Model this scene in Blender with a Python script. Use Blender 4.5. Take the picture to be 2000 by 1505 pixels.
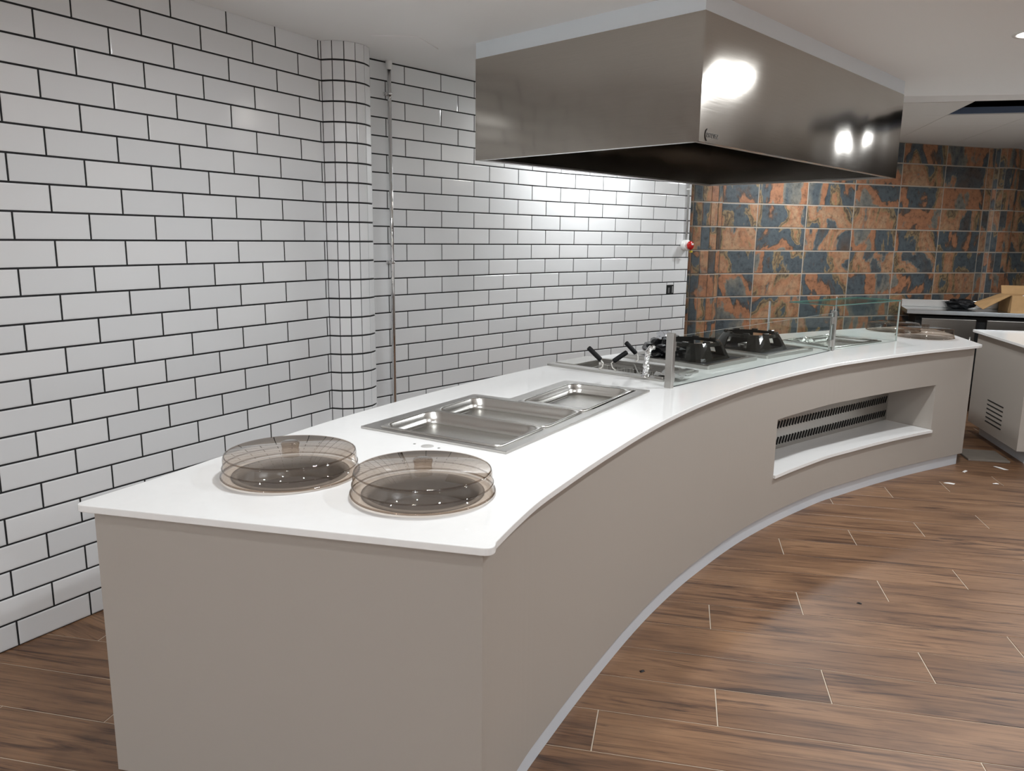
import bpy, bmesh, math, random
from mathutils import Vector, Matrix
random.seed(7)
for o in list(bpy.data.objects): bpy.data.objects.remove(o, do_unlink=True)
SC = bpy.context.scene
COL = SC.collection
R = math.radians

# ------------------------------------------------------------------ camera
F_PX, YAW, PITCH, ROLL = 1503.807, 0.5297357, 0.1884721, 0.0115405
CAM = Vector((3.020678, 0.0, 1.570401))
fwd = Vector((-math.sin(YAW)*math.cos(PITCH), math.cos(YAW)*math.cos(PITCH), -math.sin(PITCH)))
rgt = Vector((math.cos(YAW), math.sin(YAW), 0)); upv = rgt.cross(fwd)
r2 = rgt*math.cos(ROLL)+upv*math.sin(ROLL); u2 = upv*math.cos(ROLL)-rgt*math.sin(ROLL)
cd = bpy.data.cameras.new('camera'); cam = bpy.data.objects.new('camera', cd); COL.objects.link(cam)
cd.sensor_fit = 'HORIZONTAL'; cd.sensor_width = 36; cd.lens = 36*F_PX/2000
cd.clip_start = 0.05
M = Matrix.Identity(4)
for i in range(3):
    M[i][0], M[i][1], M[i][2], M[i][3] = r2[i], u2[i], -fwd[i], CAM[i]
cam.matrix_world = M
SC.camera = cam
# ------------------------------------------------------------------ world, exposure
W = bpy.data.worlds.new('world'); SC.world = W; W.use_nodes = True
W.node_tree.nodes['Background'].inputs[0].default_value = (0.75, 0.85, 1, 1)
W.node_tree.nodes['Background'].inputs[1].default_value = 0.02
SC.view_settings.view_transform = 'Standard'; SC.view_settings.look = 'None'
SC.view_settings.gamma = 1; SC.view_settings.use_curve_mapping = False
SC.view_settings.exposure = 0.22
DOWNLIGHT_W = 22.0        # watts of each ceiling downlight
CEIL = 2.565

# ------------------------------------------------------------------ helpers
def obj(name, me, mat=None, parent=None, loc=(0, 0, 0), rotz=0.0):
    o = bpy.data.objects.new(name, me); COL.objects.link(o)
    if mat is not None and me is not None and len(me.materials) == 0:
        for m in (mat if isinstance(mat, (list, tuple)) else [mat]): me.materials.append(m)
    o.location = loc; o.rotation_euler = (0, 0, rotz)
    if parent: o.parent = parent
    return o
def tag(o, label=None, cat=None, group=None, kind=None):
    if label: o['label'] = label
    if cat: o['category'] = cat
    if group: o['group'] = group
    if kind: o['kind'] = kind
    return o
def thing(name, label, cat, loc=(0, 0, 0), rotz=0.0, group=None):
    o = obj(name, None, None, None, loc, rotz); o.empty_display_size = .1
    return tag(o, label, cat, group)
def mesh(name, V, Fc, smooth=False, mi=None):
    me = bpy.data.meshes.new(name); me.from_pydata([tuple(v) for v in V], [], Fc); me.update()
    if smooth:
        for p in me.polygons: p.use_smooth = True
    if mi:
        for p, i in zip(me.polygons, mi): p.material_index = i
    return me
class MB:
    """collects shapes of ONE part"""
    def __init__(s): s.V = []; s.F = []; s.S = []; s.I = []
    def add(s, V, Fc, smooth=False, mi=0):
        n = len(s.V); s.V += [tuple(v) for v in V]
        for f in Fc: s.F.append([i+n for i in f]); s.S.append(smooth); s.I.append(mi)
        return s
    def box(s, c, d, rz=0.0, mi=0, bev=0.0, M=None):
        x, y, z = d[0]/2, d[1]/2, d[2]/2
        bm = bmesh.new(); bmesh.ops.create_cube(bm, size=1)
        bmesh.ops.scale(bm, vec=d, verts=bm.verts)
        if bev: bmesh.ops.bevel(bm, geom=list(bm.edges), offset=bev, segments=2, affect='EDGES', profile=.5)
        T = Matrix.Translation(c) @ Matrix.Rotation(rz, 4, 'Z')
        if M: T = Matrix.Translation(c) @ M
        bmesh.ops.transform(bm, matrix=T, verts=bm.verts)
        bm.verts.index_update()
        s.add([v.co for v in bm.verts], [[v.index for v in f.verts] for f in bm.faces], False, mi); bm.free(); return s
    def prism(s, P, z0, z1, mi=0):
        n = len(P); V = [(x, y, z0) for x, y in P]+[(x, y, z1) for x, y in P]
        Fc = [list(range(n))[::-1], list(range(n, 2*n))]+[[i, (i+1) % n, n+(i+1) % n, n+i] for i in range(n)]
        return s.add(V, Fc, False, mi)
    def loops(s, L, close=True, cap0=False, cap1=False, smooth=True, mi=0):
        n = len(L[0]); V = [p for l in L for p in l]; Fc = []
        for k in range(len(L)-1):
            for i in range(n if close else n-1):
                j = (i+1) % n; Fc.append([k*n+i, k*n+j, (k+1)*n+j, (k+1)*n+i])
        s.add(V, Fc, smooth, mi); b = len(s.V)-len(V)
        if cap0: s.F.append([b+i for i in range(n)][::-1]); s.S.append(False); s.I.append(mi)
        if cap1: s.F.append([b+(len(L)-1)*n+i for i in range(n)]); s.S.append(False); s.I.append(mi)
        return s
    def tube(s, path, r, seg=12, caps=True, mi=0):
        P = [Vector(p) for p in path]; rs = r if isinstance(r, (list, tuple)) else [r]*len(P); L = []
        t0 = (P[1]-P[0]).normalized(); a = t0.orthogonal().normalized()
        for i, p in enumerate(P):
            t = (P[min(i+1, len(P)-1)]-P[max(i-1, 0)]).normalized()
            a = (a-t*a.dot(t)).normalized(); b = t.cross(a)
            L.append([p+(a*math.cos(k*2*math.pi/seg)+b*math.sin(k*2*math.pi/seg))*rs[i] for k in range(seg)])
        return s.loops(L, True, caps, caps, True, mi)
    def lathe(s, prof, c=(0, 0, 0), seg=48, mi=0, cap0=False, cap1=False, smooth=True):
        L = [[(c[0]+r*math.cos(k*2*math.pi/seg), c[1]+r*math.sin(k*2*math.pi/seg), c[2]+z) for k in range(seg)] for r, z in prof]
        return s.loops(L, True, cap0, cap1, smooth, mi)
    def mesh(s, name):
        me = mesh(name, s.V, s.F)
        for p, sm, i in zip(me.polygons, s.S, s.I): p.use_smooth = sm; p.material_index = i
        return me
    def build(s, name, mat, parent=None, loc=(0, 0, 0), rotz=0.0):
        me = s.mesh(name)
        bm = bmesh.new(); bm.from_mesh(me); bmesh.ops.recalc_face_normals(bm, faces=bm.faces); bm.to_mesh(me); bm.free()
        return obj(name, me, mat, parent, loc, rotz)
def rrect(a, b, r, z, n=5, cx=0, cy=0):
    out = []
    for sx, sy, a0 in ((1, 1, 0), (-1, 1, 90), (-1, -1, 180), (1, -1, 270)):
        for k in range(n+1):
            t = R(a0+90*k/n); out.append((cx+sx*(a-r)+r*math.cos(t), cy+sy*(b-r)+r*math.sin(t), z))
    return out
def catmull(P, m=6):
    out = []
    for i in range(len(P)-1):
        p0 = P[max(i-1, 0)]; p1 = P[i]; p2 = P[i+1]; p3 = P[min(i+2, len(P)-1)]
        for k in range(m):
            t = k/m
            out.append(tuple(.5*((2*p1[j])+(-p0[j]+p2[j])*t+(2*p0[j]-5*p1[j]+4*p2[j]-p3[j])*t*t+(-p0[j]+3*p1[j]-3*p2[j]+p3[j])*t**3) for j in (0, 1)))
    return out+[tuple(P[-1])]
def offset(P, d):
    out = []
    for i in range(len(P)):
        a = Vector(P[max(i-1, 0)]); b = Vector(P[min(i+1, len(P)-1)]); t = (b-a).normalized()
        out.append((P[i][0]-t.y*d, P[i][1]+t.x*d))
    return out
def round_poly(P, rad):
    out = []; n = len(P)
    for i in range(n):
        r = rad.get(i, 0)
        if not r: out.append(P[i]); continue
        p = Vector(P[i]); a = (Vector(P[i-1])-p).normalized(); b = (Vector(P[(i+1) % n])-p).normalized()
        for k in range(7):
            t = k/6; q = (p+a*r)*(1-t)**2+p*2*t*(1-t)+(p+b*r)*t*t; out.append((q.x, q.y))
    return out
def slab_mesh(name, outer, holes, z0, z1, bevel=0.0):
    cu = bpy.data.curves.new(name, 'CURVE'); cu.dimensions = '2D'; cu.fill_mode = 'BOTH'
    cu.extrude = (z1-z0)/2-bevel; cu.bevel_depth = bevel; cu.bevel_resolution = 2; cu.offset = -bevel
    for P in [outer]+list(holes):
        sp = cu.splines.new('POLY'); sp.points.add(len(P)-1)
        for pt, (x, y) in zip(sp.points, P): pt.co = (x, y, 0, 1)
        sp.use_cyclic_u = True
    o = bpy.data.objects.new('tmp_slab', cu); COL.objects.link(o)
    bpy.context.view_layer.update(); dg = bpy.context.evaluated_depsgraph_get()
    me = bpy.data.meshes.new_from_object(o.evaluated_get(dg)); me.name = name
    bpy.data.objects.remove(o, do_unlink=True); bpy.data.curves.remove(cu)
    me.transform(Matrix.Translation((0, 0, (z0+z1)/2)))
    for p in me.polygons: p.use_smooth = False
    me.materials.clear()
    return me
def ribbon(mb, P, th, z0, z1, mi=0):
    Q = offset(P, th); L = []
    for a, b in zip(P, Q): L.append([(a[0], a[1], z0), (a[0], a[1], z1), (b[0], b[1], z1), (b[0], b[1], z0)])
    return mb.loops(L, True, True, True, False, mi)
def copy_tree(o, parent=None):
    c = o.copy(); COL.objects.link(c); c.parent = parent
    for ch in o.children: copy_tree(ch, c)
    return c

# ------------------------------------------------------------------ materials
def nodes(name):
    m = bpy.data.materials.new(name); m.use_nodes = True; nt = m.node_tree
    return m, nt, nt.nodes['Principled BSDF']
def N(nt, typ, **kw):
    n = nt.nodes.new(typ)
    for k, v in kw.items(): setattr(n, k, v)
    return n
def ramp(nt, stops, interp='LINEAR'):
    n = N(nt, 'ShaderNodeValToRGB'); cr = n.color_ramp; cr.interpolation = interp
    while len(cr.elements) < len(stops): cr.elements.new(.5)
    for e, (p, c) in zip(cr.elements, stops): e.position = p; e.color = (*c, 1)
    return n
def srgb(r, g, b):
    f = lambda c: (c/255/12.92 if c/255 <= .04045 else ((c/255+.055)/1.055)**2.4)
    return (f(r), f(g), f(b))
def simple(name, col, rough=.5, metal=0.0, bump=0.0, bscale=60, var=0.0, coat=0.0, spec=.5, stretch=None):
    m, nt, b = nodes(name); b.inputs['Base Color'].default_value = (*col, 1)
    b.inputs['Roughness'].default_value = rough; b.inputs['Metallic'].default_value = metal
    b.inputs['Coat Weight'].default_value = coat; b.inputs['Specular IOR Level'].default_value = spec
    tc = N(nt, 'ShaderNodeTexCoord'); mp = N(nt, 'ShaderNodeMapping'); nt.links.new(tc.outputs['Object'], mp.inputs[0])
    if stretch: mp.inputs['Scale'].default_value = stretch
    nz = N(nt, 'ShaderNodeTexNoise'); nz.inputs['Scale'].default_value = bscale; nz.inputs['Detail'].default_value = 4
    nt.links.new(mp.outputs[0], nz.inputs['Vector'])
    if var:
        r = ramp(nt, [(.3, tuple(c*(1-var) for c in col)), (.7, tuple(min(1, c*(1+var)) for c in col))])
        nt.links.new(nz.outputs['Fac'], r.inputs[0]); nt.links.new(r.outputs[0], b.inputs['Base Color'])
    if bump:
        bp = N(nt, 'ShaderNodeBump'); bp.inputs['Strength'].default_value = bump; bp.inputs['Distance'].default_value = .002
        nt.links.new(nz.outputs['Fac'], bp.inputs['Height']); nt.links.new(bp.outputs[0], b.inputs['Normal'])
    return m
def clear(name, tint, ior=1.45, rough=0.0, gmul=1.0):
    m = bpy.data.materials.new(name); m.use_nodes = True; nt = m.node_tree; nt.nodes.clear()
    out = N(nt, 'ShaderNodeOutputMaterial'); mix = N(nt, 'ShaderNodeMixShader')
    tr = N(nt, 'ShaderNodeBsdfTransparent'); tr.inputs[0].default_value = (*tint, 1)
    gl = N(nt, 'ShaderNodeBsdfGlossy'); gl.inputs['Roughness'].default_value = rough
    fr = N(nt, 'ShaderNodeFresnel'); fr.inputs[0].default_value = ior
    mt = N(nt, 'ShaderNodeMath', operation='MULTIPLY'); mt.inputs[1].default_value = gmul
    ge = N(nt, 'ShaderNodeNewGeometry'); iv = N(nt, 'ShaderNodeMath', operation='SUBTRACT'); iv.inputs[0].default_value = 1
    m2 = N(nt, 'ShaderNodeMath', operation='MULTIPLY'); nt.links.new(ge.outputs['Backfacing'], iv.inputs[1])
    nt.links.new(fr.outputs[0], mt.inputs[0]); nt.links.new(mt.outputs[0], m2.inputs[0]); nt.links.new(iv.outputs[0], m2.inputs[1]); nt.links.new(m2.outputs[0], mix.inputs[0])
    nt.links.new(tr.outputs[0], mix.inputs[1]); nt.links.new(gl.outputs[0], mix.inputs[2]); nt.links.new(mix.outputs[0], out.inputs[0])
    return m
def emit(name, col, s):
    m = bpy.data.materials.new(name); m.use_nodes = True; nt = m.node_tree; nt.nodes.clear()
    out = N(nt, 'ShaderNodeOutputMaterial'); e = N(nt, 'ShaderNodeEmission'); e.inputs[0].default_value = (*col, 1); e.inputs[1].default_value = s
    nt.links.new(e.outputs[0], out.inputs[0]); return m
ANROT = 0.25
def steel(name, col, rough, stretch=(1, 1, 60), bump=.08, scale=9, var=.06, wob=0.0, aniso=0.0):
    m, nt, b = nodes(name); b.inputs['Metallic'].default_value = 1
    if aniso:
        tg_ = N(nt, 'ShaderNodeTangent', direction_type='RADIAL', axis='Z'); nt.links.new(tg_.outputs[0], b.inputs['Tangent']); b.inputs['Anisotropic'].default_value = aniso; b.inputs['Anisotropic Rotation'].default_value = ANROT
    tc = N(nt, 'ShaderNodeTexCoord'); mp = N(nt, 'ShaderNodeMapping'); mp.inputs['Scale'].default_value = stretch
    nt.links.new(tc.outputs['Object'], mp.inputs[0])
    nz = N(nt, 'ShaderNodeTexNoise'); nz.inputs['Scale'].default_value = scale; nz.inputs['Detail'].default_value = 5
    nt.links.new(mp.outputs[0], nz.inputs['Vector'])
    r = ramp(nt, [(.3, tuple(c*(1-var) for c in col)), (.7, tuple(c*(1+var) for c in col))])
    nt.links.new(nz.outputs['Fac'], r.inputs[0]); nt.links.new(r.outputs[0], b.inputs['Base Color'])
    mr = N(nt, 'ShaderNodeMapRange'); mr.inputs['To Min'].default_value = rough*.8; mr.inputs['To Max'].default_value = rough*1.2
    nt.links.new(nz.outputs['Fac'], mr.inputs['Value']); nt.links.new(mr.outputs[0], b.inputs['Roughness'])
    bp = N(nt, 'ShaderNodeBump'); bp.inputs['Strength'].default_value = bump; bp.inputs['Distance'].default_value = .001
    nt.links.new(nz.outputs['Fac'], bp.inputs['Height'])
    if wob:
        n2 = N(nt, 'ShaderNodeTexNoise'); n2.inputs['Scale'].default_value = 1.3; n2.inputs['Detail'].default_value = 1
        nt.links.new(tc.outputs['Object'], n2.inputs['Vector'])
        b2 = N(nt, 'ShaderNodeBump'); b2.inputs['Strength'].default_value = 1; b2.inputs['Distance'].default_value = wob
        nt.links.new(n2.outputs['Fac'], b2.inputs['Height']); nt.links.new(b2.outputs[0], bp.inputs['Normal'])
    nt.links.new(bp.outputs[0], b.inputs['Normal'])
    return m
def slate_mat():
    m, nt, b = nodes('slate_tile')
    tc = N(nt, 'ShaderNodeTexCoord'); oi = N(nt, 'ShaderNodeObjectInfo')
    ad = N(nt, 'ShaderNodeVectorMath', operation='ADD'); mu = N(nt, 'ShaderNodeMath', operation='MULTIPLY'); mu.inputs[1].default_value = 97
    nt.links.new(oi.outputs['Random'], mu.inputs[0]); cb = N(nt, 'ShaderNodeCombineXYZ')
    for k in range(3): nt.links.new(mu.outputs[0], cb.inputs[k])
    nt.links.new(tc.outputs['Object'], ad.inputs[0]); nt.links.new(cb.outputs[0], ad.inputs[1])
    mp = N(nt, 'ShaderNodeMapping'); mp.inputs['Scale'].default_value = (1, 1, .55); nt.links.new(ad.outputs[0], mp.inputs[0])
    n1 = N(nt, 'ShaderNodeTexNoise'); n1.inputs['Scale'].default_value = 2.3; n1.inputs['Detail'].default_value = 9; n1.inputs['Roughness'].default_value = .52; n1.inputs['Distortion'].default_value = .35
    nt.links.new(mp.outputs[0], n1.inputs['Vector'])
    blue, grey, rust, tan, dark, och = srgb(76, 84, 89), srgb(120, 116, 106), srgb(154, 108, 80), srgb(160, 130, 102), srgb(84, 70, 60), srgb(142, 122, 90)
    r1 = ramp(nt, [(0, blue), (.30, blue), (.36, grey), (.375, rust), (.43, rust), (.44, dark), (.455, blue), (.51, blue), (.52, och), (.535, dark), (.55, och), (.565, rust), (.61, tan), (.635, rust), (.65, grey), (.66, blue), (.75, dark)])
    sh = N(nt, 'ShaderNodeMapRange'); sh.inputs['To Min'].default_value = -.13; sh.inputs['To Max'].default_value = .13
    wn = N(nt, 'ShaderNodeTexWhiteNoise', noise_dimensions='1D'); nt.links.new(mu.outputs[0], wn.inputs['W']); nt.links.new(wn.outputs['Value'], sh.inputs['Value'])
    sm = N(nt, 'ShaderNodeMath', operation='ADD'); nt.links.new(n1.outputs['Fac'], sm.inputs[0]); nt.links.new(sh.outputs[0], sm.inputs[1])
    nt.links.new(sm.outputs[0], r1.inputs[0])
    n2 = N(nt, 'ShaderNodeTexNoise'); n2.inputs['Scale'].default_value = 22; n2.inputs['Detail'].default_value = 8; n2.inputs['Roughness'].default_value = .7
    nt.links.new(ad.outputs[0], n2.inputs['Vector'])
    r2_ = ramp(nt, [(.33, (.5, .48, .46)), (.47, (.95, .95, .95)), (.68, (1.28, 1.26, 1.2))]); nt.links.new(n2.outputs['Fac'], r2_.inputs[0])
    mx = N(nt, 'ShaderNodeMix', data_type='RGBA', blend_type='MULTIPLY'); mx.inputs[0].default_value = 1
    nt.links.new(r1.outputs[0], mx.inputs[6]); nt.links.new(r2_.outputs[0], mx.inputs[7])
    nt.links.new(mx.outputs[2], b.inputs['Base Color'])
    b.inputs['Roughness'].default_value = .42
    bp = N(nt, 'ShaderNodeBump'); bp.inputs['Strength'].default_value = .5; bp.inputs['Distance'].default_value = .006
    nt.links.new(n2.outputs['Fac'], bp.inputs['Height']); nt.links.new(bp.outputs[0], b.inputs['Normal'])
    return m
def wood_mat():
    m, nt, b = nodes('wood_plank')
    tc = N(nt, 'ShaderNodeTexCoord'); oi = N(nt, 'ShaderNodeObjectInfo')
    mu = N(nt, 'ShaderNodeMath', operation='MULTIPLY'); mu.inputs[1].default_value = 57
    nt.links.new(oi.outputs['Random'], mu.inputs[0]); cb = N(nt, 'ShaderNodeCombineXYZ')
    for k in range(3): nt.links.new(mu.outputs[0], cb.inputs[k])
    ad = N(nt, 'ShaderNodeVectorMath', operation='ADD'); nt.links.new(tc.outputs['Object'], ad.inputs[0]); nt.links.new(cb.outputs[0], ad.inputs[1])
    def noise(scale, vec, det=6, rough=.6, dist=0.0):
        mp = N(nt, 'ShaderNodeMapping'); mp.inputs['Scale'].default_value = vec; nt.links.new(ad.outputs[0], mp.inputs[0])
        n = N(nt, 'ShaderNodeTexNoise'); n.inputs['Scale'].default_value = scale; n.inputs['Detail'].default_value = det
        n.inputs['Roughness'].default_value = rough; n.inputs['Distortion'].default_value = dist
        nt.links.new(mp.outputs[0], n.inputs['Vector']); return n
    base = noise(1.6, (1, 4.5, 1), 4, .5, .6)
    r = ramp(nt, [(.22, srgb(72, 49, 34)), (.40, srgb(112, 81, 57)), (.58, srgb(129, 96, 69)), (.8, srgb(142, 109, 81))])
    nt.links.new(base.outputs['Fac'], r.inputs[0])
    grain = noise(5, (.55, 15, 1), 9, .7, 1.2)
    rg = ramp(nt, [(.36, (.45, .41, .38)), (.46, (.86, .84, .82)), (.56, (1.04, 1.04, 1.04)), (.7, (1.16, 1.15, 1.13))]); nt.links.new(grain.outputs['Fac'], rg.inputs[0])
    mx = N(nt, 'ShaderNodeMix', data_type='RGBA', blend_type='MULTIPLY'); mx.inputs[0].default_value = 1
    nt.links.new(r.outputs[0], mx.inputs[6]); nt.links.new(rg.outputs[0], mx.inputs[7])
    crack = noise(1.1, (.8, 11, 1), 6, .6, 1.6)
    rc = ramp(nt, [(.555, (1, 1, 1)), (.60, (.62, .56, .53)), (.635, (.34, .29, .27)), (.65, (.14, .12, .12)), (.665, (.5, .45, .43)), (.76, (.8, .76, .73))]); nt.links.new(crack.outputs['Fac'], rc.inputs[0])
    m2 = N(nt, 'ShaderNodeMix', data_type='RGBA', blend_type='MULTIPLY'); m2.inputs[0].default_value = .85
    nt.links.new(mx.outputs[2], m2.inputs[6]); nt.links.new(rc.outputs[0], m2.inputs[7])
    nt.links.new(m2.outputs[2], b.inputs['Base Color']); b.inputs['Roughness'].default_value = .42
    bp = N(nt, 'ShaderNodeBump'); bp.inputs['Strength'].default_value = .15; bp.inputs['Distance'].default_value = .001
    nt.links.new(grain.outputs['Fac'], bp.inputs['Height']); nt.links.new(bp.outputs[0], b.inputs['Normal'])
    return m
def tile_mat():
    m, nt, b = nodes('white_ceramic')
    oi = N(nt, 'ShaderNodeObjectInfo')
    r = ramp(nt, [(0, (.74, .75, .76)), (1, (.80, .805, .81))]); nt.links.new(oi.outputs['Random'], r.inputs[0]); nt.links.new(r.outputs[0], b.inputs['Base Color'])
    b.inputs['Roughness'].default_value = .13
    tc = N(nt, 'ShaderNodeTexCoord'); nz = N(nt, 'ShaderNodeTexNoise'); nz.inputs['Scale'].default_value = 14; nz.inputs['Detail'].default_value = 2
    nt.links.new(tc.outputs['Object'], nz.inputs['Vector'])
    bp = N(nt, 'ShaderNodeBump'); bp.inputs['Strength'].default_value = .25; bp.inputs['Distance'].default_value = .002
    nt.links.new(nz.outputs['Fac'], bp.inputs['Height']); nt.links.new(bp.outputs[0], b.inputs['Normal'])
    return m
m_tile = tile_mat(); m_slate = slate_mat(); m_wood = wood_mat()
m_grout = simple('black_grout', (.012, .012, .013), .8)
m_grout_slate = simple('pale_grout', srgb(168, 158, 146), .85, bump=.2)
m_grout_floor = simple('cream_grout', srgb(196, 182, 164), .85, bump=.2)
m_ceil = simple('ceiling_paint', (.86, .865, .86), .9, bump=.05, bscale=200)
m_ceil_tile = simple('ceiling_board', (.60, .58, .55), .9, bump=.15, bscale=300)
m_plaster = simple('white_plaster', (.87, .94, .99), .8, bump=.05, bscale=150)
m_room = simple('room_paint', (.74, .74, .74), .85)
m_panel = simple('greige_laminate', srgb(172, 165, 157), .38, bump=.02, bscale=300)
m_top = simple('white_quartz', (.86, .855, .84), .09, var=.008, bscale=30)
m_plinth = simple('pale_plinth', (.62, .65, .69), .4)
m_white = simple('white_plastic', (.8, .8, .78), .35)
m_hood = steel('hood_steel', (.50, .465, .42), .115, (.6, .6, 40), .02, 8, .03, .03, .7)
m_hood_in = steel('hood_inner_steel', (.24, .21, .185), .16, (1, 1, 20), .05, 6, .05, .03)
m_steel = steel('brushed_steel', (.55, .535, .51), .30, (1, 1, 1), .01, 160, .015)
m_steel_pan = steel('pan_steel', (.70, .685, .65), .25, (1, 1, 1), .01, 120, .015)
m_steel_dark = steel('fridge_steel', (.30, .29, .27), .3, (1, 1, 40), .01, 6, .03)
m_chrome = simple('chrome', (.78, .78, .78), .08, 1)
m_foil = simple('crumpled_foil', (.85, .85, .85), .16, 1, bump=1.0, bscale=90)
m_black = simple('black_plastic', (.008, .008, .009), .5, spec=.2)
m_enamel = simple('black_enamel', (.010, .0095, .008), .13, spec=.4)
m_void = simple('black_void', (.004, .004, .004), .9)
m_film = simple('black_film', (.006, .006, .007), .18, bump=.8, bscale=30, spec=.4)
m_film_clear = clear('clear_film', (.92, .93, .95), 1.4, .12, 1.5)
m_smoke = clear('smoked_polycarbonate', (.765, .70, .64), 1.5, .02, 1.7)
m_smoke_edge = clear('smoked_thick', (.56, .50, .45), 1.5, .02, 1.7)
m_glass = clear('clear_glass', (.95, .97, .96), 1.45, 0.0, .35)
m_glass_edge = simple('glass_edge', (.10, .20, .17), .15)
m_glass_bright = simple('glass_rim', (.40, .43, .41), .15)
m_red = simple('red_plastic', (.45, .008, .006), .25)
m_yellow = simple('yellow_plastic', (.6, .48, .03), .4)
m_card = simple('cardboard', srgb(178, 142, 98), .85, var=.08, bscale=12)
m_card_in = simple('cardboard_inner', srgb(140, 104, 70), .9)
m_paper = simple('paper_scrap', (.75, .73, .70), .8)
m_board = simple('grey_board', srgb(112, 104, 95), .6, var=.15, bscale=9, stretch=(1, 6, 1))
m_lamp = emit('lamp_diffuser', (1, .98, .95), 26)
m_body_in = simple('carcass', (.35, .34, .33), .7)

# ------------------------------------------------------------------ downlights
def downlight(x, y, z, label, power=DOWNLIGHT_W, size=.15, spread=170, col=(.93, .97, 1.0)):
    t = thing('ceiling_downlight', label, 'downlight', (x, y, z), 0, 'ceiling downlights')
    MB().lathe([(.070, -.002), (.072, -.006), (.092, -.006), (.094, -.0002)], seg=32).build('trim_ring', m_white, t)
    MB().lathe([(.0001, -.001), (.07, -.001)], seg=32).build('diffuser', m_lamp, t)
    ld = bpy.data.lights.new('downlight_lamp', 'AREA'); ld.shape = 'DISK'; ld.size = size; ld.energy = power; ld.color = col; ld.spread = R(spread)
    lo = bpy.data.objects.new('lamp', ld); COL.objects.link(lo); lo.parent = t; lo.location = (0, 0, -.012)
    return t
downlight(3.17, 4.655, CEIL, 'round ceiling downlight right of the extractor hood, at the frame edge', 30)
downlight(1.55, 2.15, CEIL, 'round ceiling downlight above the food pans near the camera', 15.5)
downlight(3.3, 2.6, CEIL, 'round ceiling downlight above the open wooden floor', 20)
downlight(2.3, 0.35, CEIL, 'round ceiling downlight above the near counter end', 6)
downlight(1.15, 5.95, CEIL, 'round ceiling downlight hidden between the hood and the end of the white wall', 85)
downlight(0.85, 5.25, CEIL, 'added unseen downlight behind the hood brightening the middle of the white wall', 15)  # no lamp known here, added to lift the white wall
downlight(5.2, 3.0, CEIL, 'added unseen fill downlight deep in the dining side', 22)  # invented lamp, fill for the dining side
downlight(5.0, 0.0, CEIL, 'added unseen fill downlight behind the camera on the right', 26)  # added out of view as general fill
downlight(3.0, -1.5, CEIL, 'added unseen fill downlight behind the camera in the middle', 7)  # added behind the view to raise the ambient light
downlight(0.9, -1.6, CEIL, 'added unseen fill downlight behind the camera on the left', 8)  # extra unseen lamp, weak fill from the left rear
downlight(1.4, -2.9, CEIL, 'added unseen downlight washing the rear wall on the left for bounce', 42)  # added so the rear wall bounces light and brightens the hood's near face
downlight(4.2, -2.9, CEIL, 'added unseen downlight washing the rear wall on the right for bounce', 24)  # added so the rear wall bounces more ambient light
downlight(2.05, 7.1, 2.519, 'added unseen downlight behind the hood brightening the slate wall', 19)  # added out of sight to brighten the slate
downlight(3.95, 7.35, 2.519, 'round downlight in the far board ceiling above the side counter', 20)

# ------------------------------------------------------------------ white tile walls
TL, TH, GAP = .28866, .103, .0078
_tc = {}
def tile_mesh(w, h, inset=.005, drop=.0011, depth=.009, key='t', mat=None):
    k = (key, round(w, 4), round(h, 4))
    if k not in _tc:
        a, b = w/2, h/2; i = inset
        V = [(-a, depth, -b), (a, depth, -b), (a, depth, b), (-a, depth, b),
             (-a, drop, -b), (a, drop, -b), (a, drop, b), (-a, drop, b),
             (-a+i, 0, -b+i), (a-i, 0, -b+i), (a-i, 0, b-i), (-a+i, 0, b-i)]
        Fc = [[8, 9, 10, 11]]
        for q in range(4):
            r = (q+1) % 4; Fc += [[4+q, 4+r, 8+r, 8+q], [q, r, 4+r, 4+q]]
        me = mesh(key, V, Fc); me.materials.append(mat); _tc[k] = me
    return _tc[k]
def put_tile(p, d, w, h, parent, key='tile', mat=None, jit=.0018, **kw):
    """p centre of the front face, d unit direction along the wall (xy)"""
    o = bpy.data.objects.new('tile', tile_mesh(w, h, key=key, mat=mat or m_tile, **kw)); COL.objects.link(o)
    o.location = p
    o.rotation_euler = (random.uniform(-jit, jit), 0, math.atan2(d[1], d[0])+random.uniform(-jit, jit)); o.parent = parent
    return o
def wall_strip(name, P, z0, z1, mat, th=.15):
    """P from near to far, room on the right-hand side of travel"""
    mb = MB(); ribbon(mb, P, th, z0, z1); o = mb.build(name, mat); tag(o, kind='structure'); return o
# left wall, X = 0
Y0 = 1.54877; YP = 3.157
wl = wall_strip('wall_left', [(-.003, -3.5), (-.003, 3.25)], 0, 2.62, m_grout)
tag(wl, 'white brick-bond tiled wall with black joints, near section left of the pillar')
stuff = MB()
for j in range(-9, 16):
    zt = min((16-j)*TH, CEIL+GAP/2); zb = (15-j)*TH
    off = 0 if j % 2 == 0 else .5
    c = -18
    while True:
        ya = Y0+(c+off)*TL; yb = ya+TL; c += 1
        if ya >= YP-.01: break
        yb = min(yb, YP)
        if yb < -3.4: continue
        w, h = yb-ya-GAP, zt-zb-GAP
        if w < .008 or h < .006: continue
        p = (0, (ya+yb)/2, (zt+zb)/2)
        if yb > .35: put_tile(p, (0, 1), w, h, wl)
        else:
            me = tile_mesh(w, h, key='tile', mat=m_tile)
            T = Matrix.Translation(p) @ Matrix.Rotation(R(90), 4, 'Z')
            stuff.add([T @ v.co for v in me.vertices], [list(f.vertices) for f in me.polygons])
so = stuff.build('tile_field', m_tile, wl); tag(so, kind='stuff')
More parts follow.
